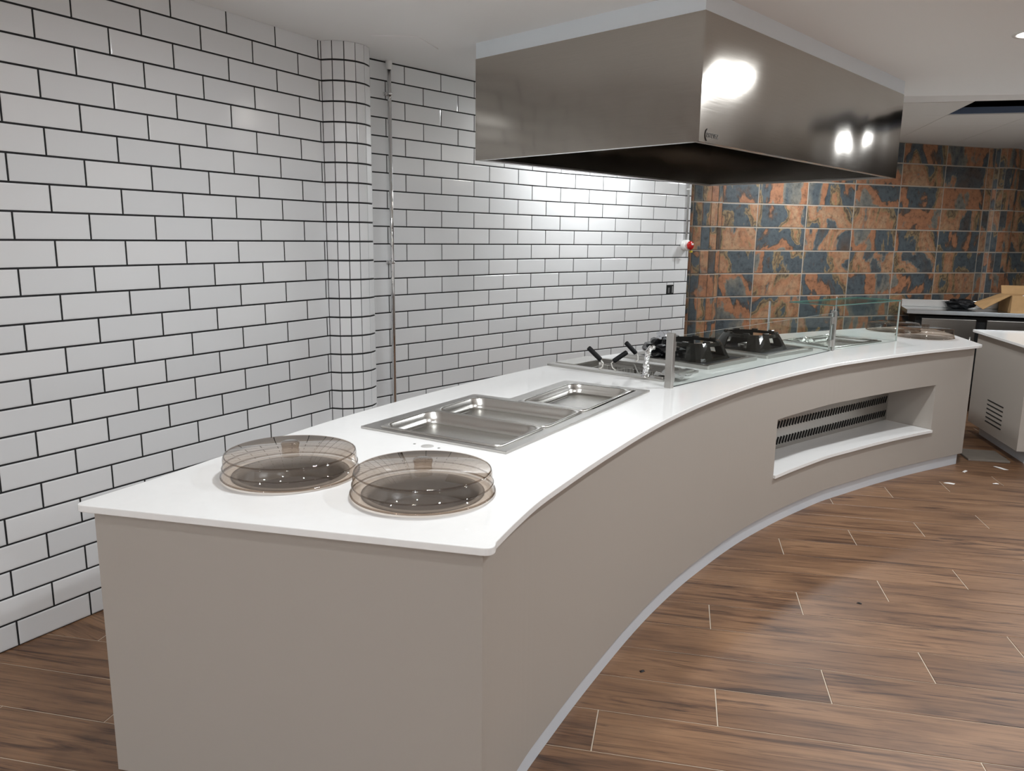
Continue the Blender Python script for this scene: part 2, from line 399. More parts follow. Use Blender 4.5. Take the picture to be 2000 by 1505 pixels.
# half-round white pillar
PC, PR = (-.017, 3.312), .161
A0A, DA = -1.463, .39
pil = MB().lathe([(PR-.0042, 0), (PR-.0042, 2.62)], (PC[0], PC[1], 0), 48).build('wall_pillar', m_grout); tag(pil, 'half-round pillar clad in narrow white tile strips beside the chrome pipe', kind='structure')
for j in range(-9, 16):
    zt = min((16-j)*TH, CEIL+GAP/2); zb = (15-j)*TH; h = zt-zb-.009
    if h < .01: continue
    for k in range(-1, 8):
        if k == -1: continue
        a = A0A+(k+.5)*DA
        w = 2*PR*math.sin(DA/2)-.0055
        r = PR*math.cos(DA/2)+.0008
        d = (-math.sin(a), math.cos(a)); n = (math.cos(a), math.sin(a))
        put_tile((PC[0]+n[0]*r, PC[1]+n[1]*r, (zt+zb)/2), d, w, h, pil, jit=.006, inset=.003, drop=.0014, key='strip')
# bent wall behind the counter (runs on past the pillar)
A0 = (0.024796, 3.819067); TA, TB = .2142317, .3881281
CST = 400; wcurve = {}
def heading(c): t = min(1, max(0, (c-3.55)/1.7)); return TA+(TB-TA)*t
def build_curve():
    x, y = A0; wcurve[0] = (x, y)
    for i in range(1, 12*CST+1):
        a = heading((i-.5)/CST); x += math.sin(a)*TL/CST; y += math.cos(a)*TL/CST; wcurve[i] = (x, y)
    x, y = A0
    for i in range(1, 2*CST+1):
        x -= math.sin(TA)*TL/CST; y -= math.cos(TA)*TL/CST; wcurve[-i] = (x, y)
build_curve()
def Wc(c): return wcurve[int(round(c*CST))]
C_END = 10.09; C_BEG = -1.35; C_SPLIT = 4.25
pathA = offset([Wc(C_BEG+(C_SPLIT-C_BEG)*i/24) for i in range(25)], .003)
pathB = offset([Wc(C_SPLIT+(C_END-C_SPLIT)*i/24) for i in range(25)], .003)
wc_ = wall_strip('wall_middle', pathA, 0, 2.62, m_grout); tag(wc_, 'white brick-bond tiled wall between the pillar and the hood')
wf_ = wall_strip('wall_far', pathB, 0, 2.62, m_grout); tag(wf_, 'white brick-bond tiled wall below the hood ending at the slate tiles')
HOLE = None
for j in range(-9, 17):
    zt = min((16-j-.1432)*TH, CEIL+GAP/2); zb = max((15-j-.1432)*TH, 0)
    off = 0 if j % 2 != 0 else .5
    for c in range(-3, 12):
        ca, cb = max(c+off, C_BEG), min(c+off+1, C_END)
        if cb-ca < .05: continue
        a, b = Wc(ca), Wc(cb); L = math.hypot(b[0]-a[0], b[1]-a[1]); d = ((b[0]-a[0])/L, (b[1]-a[1])/L)
        w, h = L-GAP+.001, zt-zb-GAP
        if w < .008 or h < .01: continue
        par = wc_ if (ca+cb)/2 < C_SPLIT else wf_
        if j == 4 and ca <= 8.99 < cb and ca > 8:            # the tile cut for the socket hole
            t1 = .69; ww = L*t1-GAP/2
            put_tile((a[0]+d[0]*(L*t1/2), a[1]+d[1]*(L*t1/2), (zt+zb)/2), d, ww, h, par)
            hw = L*(1-t1)-.012; hh = .02
            put_tile((a[0]+d[0]*(L*(1+t1)/2), a[1]+d[1]*(L*(1+t1)/2), zt-GAP/2-hh/2), d, L*(1-t1)-GAP, hh, par)
            HOLE = (a[0]+d[0]*(L*(1+t1)/2), a[1]+d[1]*(L*(1+t1)/2), (zb+zt-hh)/2-.002, d, L*(1-t1)-.004, h-hh)
            continue
        put_tile(((a[0]+b[0])/2, (a[1]+b[1])/2, (zt+zb)/2), d, w, h, par)
# end face of the white wall
# ------------------------------------------------------------------ slate wall
SP = Vector((1.389, 7.45)); SA = R(48.5776); SD = Vector((math.cos(SA), math.sin(SA))); SNm = Vector((SD.y, -SD.x))
SH, SWD, SS0, SZ0 = .21, .536, -.136, 2.327
FCEIL = 2.52
def sp(s, n=0.0): q = SP+SD*s+SNm*n; return (q.x, q.y)
wb = wall_strip('wall_back', [sp(-1.2, -.003), sp(9.0, -.003)], 0, 2.62, m_grout_slate); tag(wb, 'back wall of rust and blue slate-look tiles in a straight grid')
zs = [FCEIL]+[SZ0-SH*k for k in range(0, 12)]
S_C1, S_C2 = -.713, 2.80          # centres of the two rounded piers along the wall
BW1, BW, BD = .20, .165, .07       # half width and bulge of a pier
for a_, b_ in zip(zs, zs[1:]):
    zt, zb = a_, max(b_, 0)
    if zt-zb < .03: continue
    edges = [S_C1+BW1]+[SS0+SWD*i for i in range(0, 6) if SS0+SWD*i < S_C2-BW-.05]+[S_C2-BW]
    edges2 = [S_C2+BW+SWD*i for i in range(0, 4)]
    for E in (edges, edges2):
        for s0, s1 in zip(E, E[1:]):
            x, y = sp((s0+s1)/2)
            put_tile((x, y, (zt+zb)/2), SD, s1-s0-.011, zt-zb-.012, wb, key='slate', mat=m_slate, jit=.003, inset=.003, drop=.001)
for sc, BW, K, nm in ((S_C1, BW1, 7, 'narrow slate-tiled rounded pier at the end of the white wall'), (S_C2, BW, 6, 'narrow slate-tiled rounded pier behind the cardboard box')):
    def arc(t, ins=0.0):
        a = math.pi*t; return sp(sc-math.cos(a)*(BW-ins), math.sin(a)*(BD-ins))
    P = [arc(i/24, .006) for i in range(25)]
    col_ = MB().prism(P+[sp(sc+BW-.01, -.05), sp(sc-BW+.01, -.05)], 0, FCEIL+.05).build('wall_pier', m_grout_slate); tag(col_, nm, kind='structure')
    for a_, b_ in zip(zs, zs[1:]):
        zt, zb = a_, max(b_, 0)
        if zt-zb < .03: continue
        for i in range(K):
            p, q = arc(i/K), arc((i+1)/K); L = math.hypot(q[0]-p[0], q[1]-p[1])
            put_tile(((p[0]+q[0])/2, (p[1]+q[1])/2, (zt+zb)/2), ((q[0]-p[0])/L, (q[1]-p[1])/L), L-.008, zt-zb-.012, col_, key='slate', mat=m_slate, jit=.003, inset=.003, drop=.001)
# unseen room shell
tag(obj('wall_right', MB().box((6.6, 5, 1.31), (.15, 18, 2.62)).mesh('wall_right'), m_room), kind='structure')
tag(obj('wall_rear', MB().box((3, -3.6, 1.31), (7.5, .15, 2.62)).mesh('wall_rear'), m_room), kind='structure')
# ------------------------------------------------------------------ floor
fl = MB().box((3.0, 5.2, -.0172), (8.0, 18.5, .03)).build('floor', m_grout_floor); tag(fl, 'wood-look plank tile floor with thin cream joints', kind='structure')
PA = R(18.2); PD = Vector((math.cos(PA), math.sin(PA))); PN = Vector((-PD.y, PD.x)); PW, PLn = .2205, 1.181
plank_me = None
def plank_mesh():
    a, b = PLn/2-.002, PW/2-.002; i = .0012
    V = [(-a, -b, -.010), (a, -b, -.010), (a, b, -.010), (-a, b, -.010), (-a, -b, -.001), (a, -b, -.001), (a, b, -.001), (-a, b, -.001),
         (-a+i, -b+i, 0), (a-i, -b+i, 0), (a-i, b-i, 0), (-a+i, b-i, 0)]
    Fc = [[8, 9, 10, 11]]
    for q in range(4):
        r = (q+1) % 4; Fc += [[4+q, 4+r, 8+r, 8+q], [q, r, 4+r, 4+q]]
    me = mesh('plank', V, Fc); me.materials.append(m_wood); return me
plank_me = plank_mesh(); rest = MB(); npl = 0
for n in range(-30, 62):
    v = 1.437+n*PW-PW/2
    for k in range(-14, 14):
        u = 2.671+(n % 3)*(PLn/3)+k*PLn+PLn/2
        q = PD*u+PN*v
        if not (-.6 < q.x < 6.6 and -3.6 < q.y < 13.5): continue
        if -.3 < q.x < 4.9 and .4 < q.y < 8.6 and npl < 298:
            o = bpy.data.objects.new('plank', plank_me); COL.objects.link(o); o.location = (q.x, q.y, 0); o.rotation_euler = (0, 0, PA); o.parent = fl; npl += 1
        else:
            T = Matrix.Translation((q.x, q.y, 0)) @ Matrix.Rotation(PA, 4, 'Z')
            rest.add([T @ x.co for x in plank_me.vertices], [list(f.vertices) for f in plank_me.polygons])
ro = rest.build('plank_field', m_wood, fl); tag(ro, kind='stuff')
# ------------------------------------------------------------------ ceiling
K_ = (2.194, 6.07); T_far = (6.7, 1.755); B_far = (6.7, 7.55); L_end = (-.6, 6.55)
ce = MB().prism([(-.7, -3.7), (6.7, -3.7), T_far, K_, L_end], CEIL, CEIL+.12).build('ceiling', m_ceil); tag(ce, 'smooth grey-white ceiling around the hood', kind='structure')
ap = [(.237, 3.433), (.306, 3.184), (.306+.2, 3.184+.137), (.465-.02, 3.59-.014)]
MB().prism(ap, CEIL-.005, CEIL+.01).build('access_panel', m_ceil, ce)
rp = MB().add([(*K_, CEIL), (*T_far, CEIL), (*B_far, FCEIL), (*K_, FCEIL), (*L_end, CEIL), (*L_end, FCEIL)], [[0, 1, 2, 3], [0, 3, 5, 4]]).build('trim_1', m_ceil)
tag(rp, 'shallow sloping ceiling step where the board ceiling begins', kind='structure')
GU = Vector((.9524, .3048)); GV = Vector((-.3048, .9524)); GO = Vector((2.935, 6.327))
cf = MB().prism([(-.7, 6.3), K_, B_far, (6.7, 14), (-.7, 14)], FCEIL+.35, FCEIL+.45).build('ceiling_far', m_void); tag(cf, 'lower board ceiling with one missing panel over the slate wall', kind='structure')
for i in range(-5, 8):
    for k in range(0, 12):
        if k == 0 and i in (0, 1): continue
        c = GO+GU*(.6*i+.3)+GV*(.6*k+.3)
        if c.x > 6.9 or c.y > 14.2: continue
        me = _tc.get('ctile')
        if me is None:
            mb = MB(); mb.box((0, 0, .009), (.597, .597, .018), bev=.001); me = mb.mesh('ceiling_board'); me.materials.append(m_ceil_tile); _tc['ctile'] = me
        o = bpy.data.objects.new('ceiling_board', me); COL.objects.link(o); o.location = (c.x, c.y, FCEIL); o.rotation_euler = (0, 0, math.atan2(GU.y, GU.x)); o.parent = cf
bar = MB()
for k in (0, 1): 
    p = GO+GV*(.6*k)+GU*.6; bar.box((p.x, p.y, FCEIL+.03), (1.2, .02, .045), math.atan2(GU.y, GU.x))
bar.build('opening_edge', simple('blue_lit_edge', (.10, .14, .22), .5), cf)  # inner edges of the missing panel, bluish light put into their colour
# ------------------------------------------------------------------ extractor hood
HA = R(-13.2); HC = Vector((1.995, 3.265))          # near bottom corner; local x to the dining side, local y along the counter
hx = Vector((math.cos(HA), math.sin(HA))); hy = Vector((-hx.y, hx.x))
HWd, HL, HZ0, HZ1 = 1.345, 2.44, 1.977, 2.486
hood = thing('extractor_hood', 'large brushed stainless steel extractor hood hanging over the counter', 'extractor hood', (HC.x, HC.y, HZ0), HA)
hh = HZ1-HZ0; t_ = .012
MB().box((-t_/2, HL/2, hh/2), (t_, HL, hh)).build('long_panel', m_hood, hood)
MB().box((-HWd/2, t_/2+.0004, hh/2), (HWd-.001, t_, hh)).build('end_panel', m_hood, hood)
MB().box((-HWd+t_/2, HL/2, hh/2), (t_, HL-2*t_-.002, hh)).build('long_panel', m_hood, hood)
MB().box((-HWd/2, HL-t_/2-.0004, hh/2), (HWd-.001, t_, hh)).build('end_panel', m_hood, hood)
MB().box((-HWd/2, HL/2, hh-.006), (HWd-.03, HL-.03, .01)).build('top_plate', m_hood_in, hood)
# folded lower lip on all four sides, and sloped inner plenum
lip = MB(); lw = .028
lip.box((-HWd/2, lw/2+t_, .006), (HWd-.026, lw, .010)); lip.box((-HWd/2, HL-lw/2-t_, .006), (HWd-.026, lw, .010))
lip.box((-lw/2-t_, HL/2, .006), (lw, HL-.09, .010)); lip.box((-HWd+lw/2+t_, HL/2, .006), (lw, HL-.09, .010))
lip.build('drip_lip', m_steel, hood)
for k in range(5):
    MB().box((-HWd/2, .38+.42*k, .33), (.5, .39, .04), bev=.004).build('grease_filter', m_steel_dark, hood)
# stamped maker's mark on the long face
def text_mesh(name, body, size, ext=.0008):
    cu = bpy.data.curves.new(name, 'FONT'); cu.body = body; cu.size = size; cu.extrude = ext
    o = bpy.data.objects.new('tmp_text', cu); COL.objects.link(o); bpy.context.view_layer.update()
    me = bpy.data.meshes.new_from_object(o.evaluated_get(bpy.context.evaluated_depsgraph_get())); me.name = name
    bpy.data.objects.remove(o, do_unlink=True); bpy.data.curves.remove(cu); me.materials.clear(); return me
tm = text_mesh('maker_mark', 'ESTEVEZ', .026)
to = obj('maker_mark', tm, simple('stamp_shadow', (.10, .095, .085), .5, .6), hood, (.0006, .058, .022)); to.rotation_euler = (R(90), 0, R(90))
br = MB(); P = [(.0012, .047+.018*(1-math.cos(a)), .031+.024*math.sin(a)) for a in [R(-75+150*k/10) for k in range(11)]]
br.tube(P, .0022, 6).build('maker_bracket', simple('stamp_dark', (.05, .045, .04), .5, .6), hood)
# boxed plaster collar up to the ceiling
cb_ = MB().box((0, 0, 0), (HWd-.004, HL-.004, CEIL-HZ1+.01))
ctr = HC-hx*(HWd/2)+hy*(HL/2)
co = cb_.build('trim_2', m_plaster, None, (ctr.x, ctr.y, (CEIL+HZ1)/2+.005), HA); tag(co, 'white plaster collar boxing the hood to the ceiling', kind='structure')

# ------------------------------------------------------------------ serving counter
H = .87; TT = .02
Fp = [(2.128, 1.46), (2.102, 1.6), (2.077, 1.77), (2.063, 1.96), (2.051, 2.17), (2.043, 2.4), (2.038, 2.65), (2.040, 2.88), (2.05, 3.1), (2.066, 3.3), (2.09, 3.5), (2.12, 3.72), (2.16, 3.95), (2.21, 4.17), (2.27, 4.4), (2.34, 4.63), (2.42, 4.87), (2.52, 5.1), (2.63, 5.35), (2.75, 5.6), (2.88, 5.85), (3.01, 6.08), (3.135, 6.30)]
Bp = [(1.03, 1.35), (1.0, 1.6), (.968, 1.92), (.945, 2.2), (.938, 2.45), (.938, 2.77), (.952, 3.13), (.975, 3.4), (1.016, 3.738), (1.09, 4.15), (1.2, 4.55), (1.34, 4.95), (1.47, 5.3), (1.6, 5.65), (1.78, 6.1), (2.03, 6.55), (2.3, 7.0), (2.443, 7.22)]
FC = catmull(Fp, 5); BC = catmull(Bp, 4)
NL, NR = (1.048, 1.083), (2.150, 1.418)
outer = [NL, NR]+FC+[(3.158, 6.36), (2.97, 6.92), (2.80, 7.38), (2.62, 7.42)]+BC[::-1]
nF = len(FC)
outer = round_poly(outer, {0: .03, 1: .035, 2+nF: .02})
def circle(c, r, n=48): return [(c[0]+r*math.cos(2*math.pi*k/n), c[1]+r*math.sin(2*math.pi*k/n)) for k in range(n)][::-1]
def rot_rect(c, a, b, ang, r=.02):
    P = rrect(a, b, r, 0, 4); ca, sa = math.cos(ang), math.sin(ang)
    return [(c[0]+x*ca-y*sa, c[1]+x*sa+y*ca) for x, y, z in P][::-1]
LIDS = [((1.325, 1.588), 'smoked round cover on the near left of the counter'), ((1.767, 1.656), 'smoked round cover on the counter nearest the curved front edge'),
        ((2.779, 6.604), 'smoked round cover at the far counter tip, nearer one'), ((2.535, 6.945), 'smoked round cover at the far counter tip, behind the other one')]
PAS_C, PAS_A = (1.42, 3.925), R(-10)
CASE_A = R(-22.4); cFL = Vector((2.285, 5.42)); cx_ = Vector((math.cos(CASE_A), math.sin(CASE_A))); cy_ = Vector((-cx_.y, cx_.x))
TRAY_C = cFL-cx_*.25+cy_*.42
holes = [circle(c, .162) for c, _ in LIDS]
bain_hole1 = [(1.16, 2.155), (1.16, 2.83), (1.74, 2.83), (1.74, 2.155)]
bain_hole2 = [(1.365, 2.862), (1.365, 3.365), (1.755, 3.365), (1.755, 2.862)]
holes += [bain_hole1, bain_hole2, rot_rect(PAS_C, .33, .15, PAS_A), rot_rect(TRAY_C, .19, .29, CASE_A)]
wt = obj('worktop', slab_mesh('worktop', outer, holes, H-TT, H, .0025), m_top); tag(wt, 'glossy white quartz worktop of the long curved counter', 'worktop')
# little tap hole with two screws beside the pan plate
th_ = thing('tap_hole_cover', 'small round blanking plate with two screws between lids and pans', 'cover plate', (1.486, 2.053, H))
MB().lathe([(.0001, .0012), (.021, .0012), (.0225, .0001)], seg=24).build('disc', simple('grey_disc', (.45, .44, .42), .4), th_)
for dx in (-.055, .048): MB().lathe([(.0001, .001), (.0045, .001), (.005, .0001)], (dx, .002*dx, 0), 10).build('screw', m_steel_dark, th_)

sc_ = thing('serving_counter', 'long concave serving counter body with greige panels and white plinth', 'counter', (2.0, 3.5, 0))
def cpart(mb, name, mat, parent=sc_):
    o = mb.build(name, mat, None); o.parent = parent; o.location = (-2.0, -3.5, 0); return o
G = [(2.108, 1.432)]+offset(FC, .03)[1:]
G[-1] = (3.112, 6.315)
i0 = min(range(len(G)), key=lambda i: abs(G[i][1]-4.28)); i1 = min(range(len(G)), key=lambda i: abs(G[i][1]-5.94))
ZB, ZN0, ZN1, ZT = .078, .300, .616, H-TT
fp = MB()
ribbon(fp, G[:i0+1], .02, ZB, ZT); ribbon(fp, G[i1:], .02, ZB, ZT)
ribbon(fp, G[i0:i1+1], .02, ZB, ZN0-.018); ribbon(fp, G[i0:i1+1], .02, ZN1, ZT)
for k in range(len(fp.S)): fp.S[k] = False
cpart(fp, 'front_panel', m_panel)
NE = [(1.085, 1.118), (2.108, 1.432)]
cpart(ribbon(MB(), [NE[0], (2.1075, 1.4318)], .02, ZB, ZT), 'end_panel', m_panel)
E1 = [(3.112, 6.3155), (2.94, 6.90), (2.775, 7.36), (2.62, 7.39)]
cpart(ribbon(MB(), E1, .02, ZB, ZT), 'end_panel', m_panel)
bpth = [(x, y) for x, y in offset(BC, -.03)][::-1]
cpart(ribbon(MB(), [(2.60, 7.385)]+bpth+[(1.086, 1.13)], .02, ZB, ZT), 'back_panel', m_panel)
pf = offset(FC, .042); pf[0] = (2.09, 1.455); pf[-1] = (3.083, 6.30)
pp = MB(); ribbon(pp, pf, .016, 0, ZB+.002)
cpart(pp, 'plinth', m_plinth)
pp = MB(); ribbon(pp, [(1.13, 1.17), (2.09, 1.453)], .016, 0, ZB+.002); cpart(pp, 'plinth', m_plinth)
pp = MB(); ribbon(pp, [(3.083, 6.302), (2.90, 6.88), (2.74, 7.32)], .016, 0, ZB+.002); cpart(pp, 'plinth', m_plinth)
cpart(ribbon(MB(), offset(BC, -.07)[::-1], .016, 0, ZB+.002), 'plinth', m_plinth)
# carcass floor (hides the plinth void)
# niche in the front
N0 = G[i0:i1+1]
sill = MB(); ribbon(sill, offset(N0, -.012), .40, ZN0-.018, ZN0)
so_ = cpart(sill, 'niche_shelf', m_top); tag(so_, 'white quartz shelf of the open niche')
nb = MB(); ribbon(nb, offset(N0, .02), .385, ZN1-.001, ZN1+.012); cpart(nb, 'niche_ceiling', m_panel)
n0, n1 = Vector(N0[0]), Vector(N0[-1])
# straight stainless vent sheet at the back of the niche, white cheek on the right
va, vb = Vector((1.885, 4.32)), Vector((2.605, 6.13))
vd = (vb-va).normalized(); vn = Vector((vd.y, -vd.x)); vang = math.atan2(vd.y, vd.x); VL = (vb-va).length
zc = (ZN0+ZN1)/2; hz = ZN1-ZN0
vs = MB(); vs.box(((va.x+vb.x)/2, (va.y+vb.y)/2, zc), (VL, .004, hz), vang)
vo = cpart(vs, 'vent_sheet', m_steel); tag(vo, 'brushed steel vent sheet with louvre slots')
for zz in (.455, .352):
    for k in range(60):
        q = va+vd*(.03+k*(VL-.06)/59)+vn*.004
        Mx = Matrix.Rotation(vang, 4, 'Z') @ Matrix.Rotation(R(22), 4, 'Y')
        mb = _tc.get('louvre')
        if mb is None:
            b_ = MB(); b_.box((0, 0, 0), (.012, .004, .050), bev=.0015); mb = b_.mesh('louvre_slot'); mb.materials.append(m_void); _tc['louvre'] = mb
        o = bpy.data.objects.new('louvre_slot', mb); COL.objects.link(o); o.parent = vo; o.location = (q.x, q.y, zz); o.rotation_euler = Mx.to_euler()
ch = MB(); ch.box(((vb.x+n1.x)/2-.005, (vb.y+n1.y)/2+.012, zc), ((n1-vb).length-.004, .012, hz), math.atan2(n1.y-vb.y, n1.x-vb.x)); cpart(ch, 'niche_cheek', m_panel)
ch = MB(); ch.box(((va.x+n0.x)/2, (va.y+n0.y)/2-.006, zc), ((n0-va).length-.01, .012, hz), math.atan2(n0.y-va.y, n0.x-va.x)); cpart(ch, 'niche_cheek', m_panel)

# ------------------------------------------------------------------ plate wells with smoked covers
def make_well(c, label):
    t = thing('plate_well', label, 'plate dispenser', (c[0], c[1], H), 0, 'plate wells under the smoked covers')
    MB().lathe([(.172, .0004), (.172, .004), (.158, .004), (.156, -.02), (.156, -.16), (.0001, -.16)], seg=48).build('well', simple('well_grey', (.30, .295, .29), .45), t)
    MB().lathe([(.0001, -.055), (.14, -.055), (.147, -.058), (.147, -.064), (.0001, -.064)], seg=40).build('platform', simple('dark_platform', (.16, .16, .165), .4), t)
    return t
wells = ['round plate well below the near left smoked cover', 'round plate well below the cover by the front edge', 'round plate well below the nearer far cover', 'round plate well below the rear far cover']
for (c, _), l in zip(LIDS, wells): make_well(c, l)
def make_lid(c, label, rz):
    t = thing('smoked_cover', label, 'food cover', (c[0], c[1], H), rz, 'smoked round covers on plate wells')
    th = .0035
    # double-walled dome: flange, lower skirt, step, upper skirt, flat top
    out = [(.202, .0055), (.2015, .009), (.1985, .011), (.1965, .030), (.1945, .032), (.1935, .060), (.1905, .0665), (.186, .0685), (.0001, .0695)]
    MB().lathe(out, seg=72).build('dome', m_smoke, t)
    MB().lathe([(.1985, .0052), (.2025, .0052), (.2035, .0065), (.2025, .0095), (.1985, .0095)], seg=72).build('flange', m_smoke_edge, t)
    MB().lathe([(.1950, .029), (.1975, .0295), (.1975, .0325), (.1945, .033)], seg=72).build('step_ring', m_smoke_edge, t)
    MB().lathe([(.188, .0655), (.1915, .0655), (.1912, .0680), (.188, .0695)], seg=72).build('rim', m_smoke_edge, t)
    MB().lathe([(.026, .0696), (.0245, .080), (.0275, .092), (.0265, .0965), (.022, .0985), (.0001, .099)], seg=32).build('knob', m_smoke, t)
    return t
for k, (c, l) in enumerate(LIDS): make_lid(c, l, .7*k)

# ------------------------------------------------------------------ bain-marie plate and pans
bain = [(1.128, 2.122), (1.148, 2.858), (1.335, 2.862), (1.337, 3.402), (1.785, 3.392), (1.765, 2.112)]
bo = [[(1.19, 2.165), (1.19, 2.82), (1.715, 2.82), (1.715, 2.165)][::-1], [(1.392, 2.865), (1.392, 3.345), (1.735, 3.345), (1.735, 2.865)][::-1]]
bt = thing('pan_plate', 'stepped stainless drop-in plate holding three food pans', 'steel plate', (1.45, 2.7, H))
bm_ = slab_mesh('plate', bain, bo, H, H+.009, .0015); bm_.transform(Matrix.Translation((-1.45, -2.7, -H))); obj('plate', bm_, m_steel, bt)
wl_ = MB()
for hx0, hx1, hy0, hy1 in ((1.188, 1.717, 2.163, 2.822), (1.39, 1.737, 2.863, 3.347)):
    cxm, cym = (hx0+hx1)/2-1.45, (hy0+hy1)/2-2.7
    a, b = (hx1-hx0)/2, (hy1-hy0)/2
    wl_.loops([[(cxm+sx*a, cym+sy*b, z) for sx, sy in ((1, 1), (-1, 1), (-1, -1), (1, -1))] for z in (.0005, -.22)], True, False, True, False)
wl_.build('well', m_steel_dark, bt)
def pan_mesh(a, b, depth):
    L = [rrect(a, b, .022, -.004), rrect(a, b, .022, .0), rrect(a-.010, b-.010, .05, .0012), rrect(a-.0135, b-.0135, .052, -.002), rrect(a-.016, b-.016, .054, -.015),
         rrect(a-.024, b-.024, .050, -.018), rrect(a-.027, b-.027, .048, -depth+.012), rrect(a-.034, b-.034, .042, -depth+.003), rrect(a-.045, b-.045, .035, -depth)]
    mb = MB(); mb.loops(L, True, False, True, True); return mb.mesh('food_pan')
ZP = H+.0135
pm = pan_mesh(.265, .1625, .042)
for (x, y, rz, l) in ((1.458, 2.305, 0, 'empty stainless food pan nearest the smoked covers'), (1.461, 2.631, R(.6), 'empty stainless food pan in the middle of the plate'), (1.566, 3.064, R(90), 'empty stainless food pan turned lengthwise at the far end of the plate')):
    o = obj('food_pan', pm, m_steel_pan, None, (x, y, ZP), rz); tag(o, l, 'food pan', 'food pans in the steel plate')

# ------------------------------------------------------------------ pasta cooker
pc = thing('pasta_cooker', 'drop-in stainless pasta cooker with open water basin beside the wok burners', 'pasta cooker', (*PAS_C, H), PAS_A)
me = slab_mesh('top_frame', [(-.37, -.19), (.37, -.19), (.37, .19), (-.37, .19)], [rrect(.285, .125, .02, 0, 3, .03)[::-1]], 0, .012, .0015) if False else slab_mesh('top_frame', [(-.37, -.19), (.37, -.19), (.37, .19), (-.37, .19)], [[(x, y) for x, y, z in rrect(.26, .125, .02, 0, 3, .035, 0)][::-1]], 0.0002, .012, .0015)
obj('top_frame', me, m_steel, pc)
bs = MB(); bs.loops([rrect(.262, .127, .02, .001, 3, .035), rrect(.258, .122, .025, -.02, 3, .035), rrect(.25, .115, .03, -.20, 3, .035)], True, False, True, True)
for yy in (.06, -.02): bs.box((.035+yy, .112, -.08), (.006, .01, .16))
bs.build('basin', m_steel_dark, pc)
MB().box((.036, .134, .018), (.50, .022, .012), bev=.002).build('hanging_rail', m_steel, pc)
MB().box((.33, 0, .0155), (.05, .34, .010), bev=.003).build('front_strip', m_steel, pc)
MB().box((-.29, .02, .014), (.13, .30, .005), bev=.001).build('drip_tray', m_steel_pan, pc)
def basket(label, loop, h0, h1, rect):
    base = Vector(loop[0]); t = thing('pasta_basket', label, 'pasta basket', base, 0, 'pasta baskets in the cooker')
    MB().tube([Vector(p)-base for p in loop], .0035, 8).build('wire_loop', simple('pale_wire', (.75, .73, .68), .3, .6), t)
    a, b = Vector(h0)-base, Vector(h1)-base; d = (b-a).normalized()
    MB().tube([a-d*.002, a, a+d*.004, b-d*.006, b-d*.001, b+d*.001], [.006, .0115, .013, .0135, .0115, .006], 14).build('grip', m_black, t)
    (cx, cy, sa, sb) = rect
    w = MB()
    c = Vector((cx, cy, H-.003))-base; ca, sn = math.cos(PAS_A), math.sin(PAS_A)
    def pt(x, y, z): return (c.x+x*ca-y*sn, c.y+x*sn+y*ca, c.z+z)
    for z in (0, -.05, -.10): w.tube([pt(*p) for p in ((-sa, -sb, z), (sa, -sb, z), (sa, sb, z), (-sa, sb, z), (-sa, -sb, z))], .002, 6)
    for k in range(7):
        x = -sa+2*sa*k/6; w.tube([pt(x, -sb, 0), pt(x, -sb, -.10), pt(x, sb, -.10), pt(x, sb, 0)], .0012, 5)
    w.tube([pt(sa*.3, -sb, 0), (0, 0, 0)], .003, 6)
    w.build('cage', m_steel, t)
basket('pasta basket with black grip leaning left, nearest the pan plate', [(1.351, 3.782, .883), (1.365, 3.795, .895), (1.366, 3.799, .914), (1.352, 3.795, .933)], (1.352, 3.795, .933), (1.287, 3.772, .997), (1.33, 3.90, .07, .10))
basket('pasta basket with black grip leaning right', [(1.447, 3.788, .883), (1.428, 3.782, .897), (1.42, 3.783, .921), (1.429, 3.79, .932)], (1.429, 3.79, .932), (1.487, 3.835, .981), (1.48, 3.88, .065, .09))
basket('pasta basket with black grip leaning left, hung on the rear rail', [(1.431, 4.082, .886), (1.45, 4.097, .9), (1.447, 4.101, .923), (1.436, 4.097, .937)], (1.436, 4.097, .937), (1.379, 4.077, .999), (1.59, 3.86, .045, .09))
# foil-wrapped filling tap
tp = thing('wrapped_tap', 'upright filling tap wrapped in shiny film by the pasta cooker', 'tap', (1.646, 3.70, H+.012))
pth = [(0, 0, 0), (.002, .003, .03), (-.001, .006, .066), (0, .012, .10), (.002, .02, .131), (.012, .03, .148), (.03, .042, .150)]
rad = [.017, .016, .0135, .0145, .013, .012, .009]
tb = MB(); seg = 14; P = []
for i in range(25):
    f = i/24*(len(pth)-1); k = min(int(f), len(pth)-2); u = f-k
    P.append(tuple(pth[k][j]*(1-u)+pth[k+1][j]*u for j in range(3)))
tb.tube(P, [max(.006, rad[min(int(i/24*6), 6)]*random.uniform(.8, 1.15)) for i in range(25)], seg)
tb.V = [(x+random.uniform(-.002, .002), y+random.uniform(-.002, .002), max(0.0, z+random.uniform(-.002, .002))) for x, y, z in tb.V]
for k in range(len(tb.S)): tb.S[k] = False
tb.build('foil_sleeve', m_foil, tp)
MB().lathe([(.024, 0), (.024, .006), (.018, .010)], seg=20).build('base_ring', m_chrome, tp)
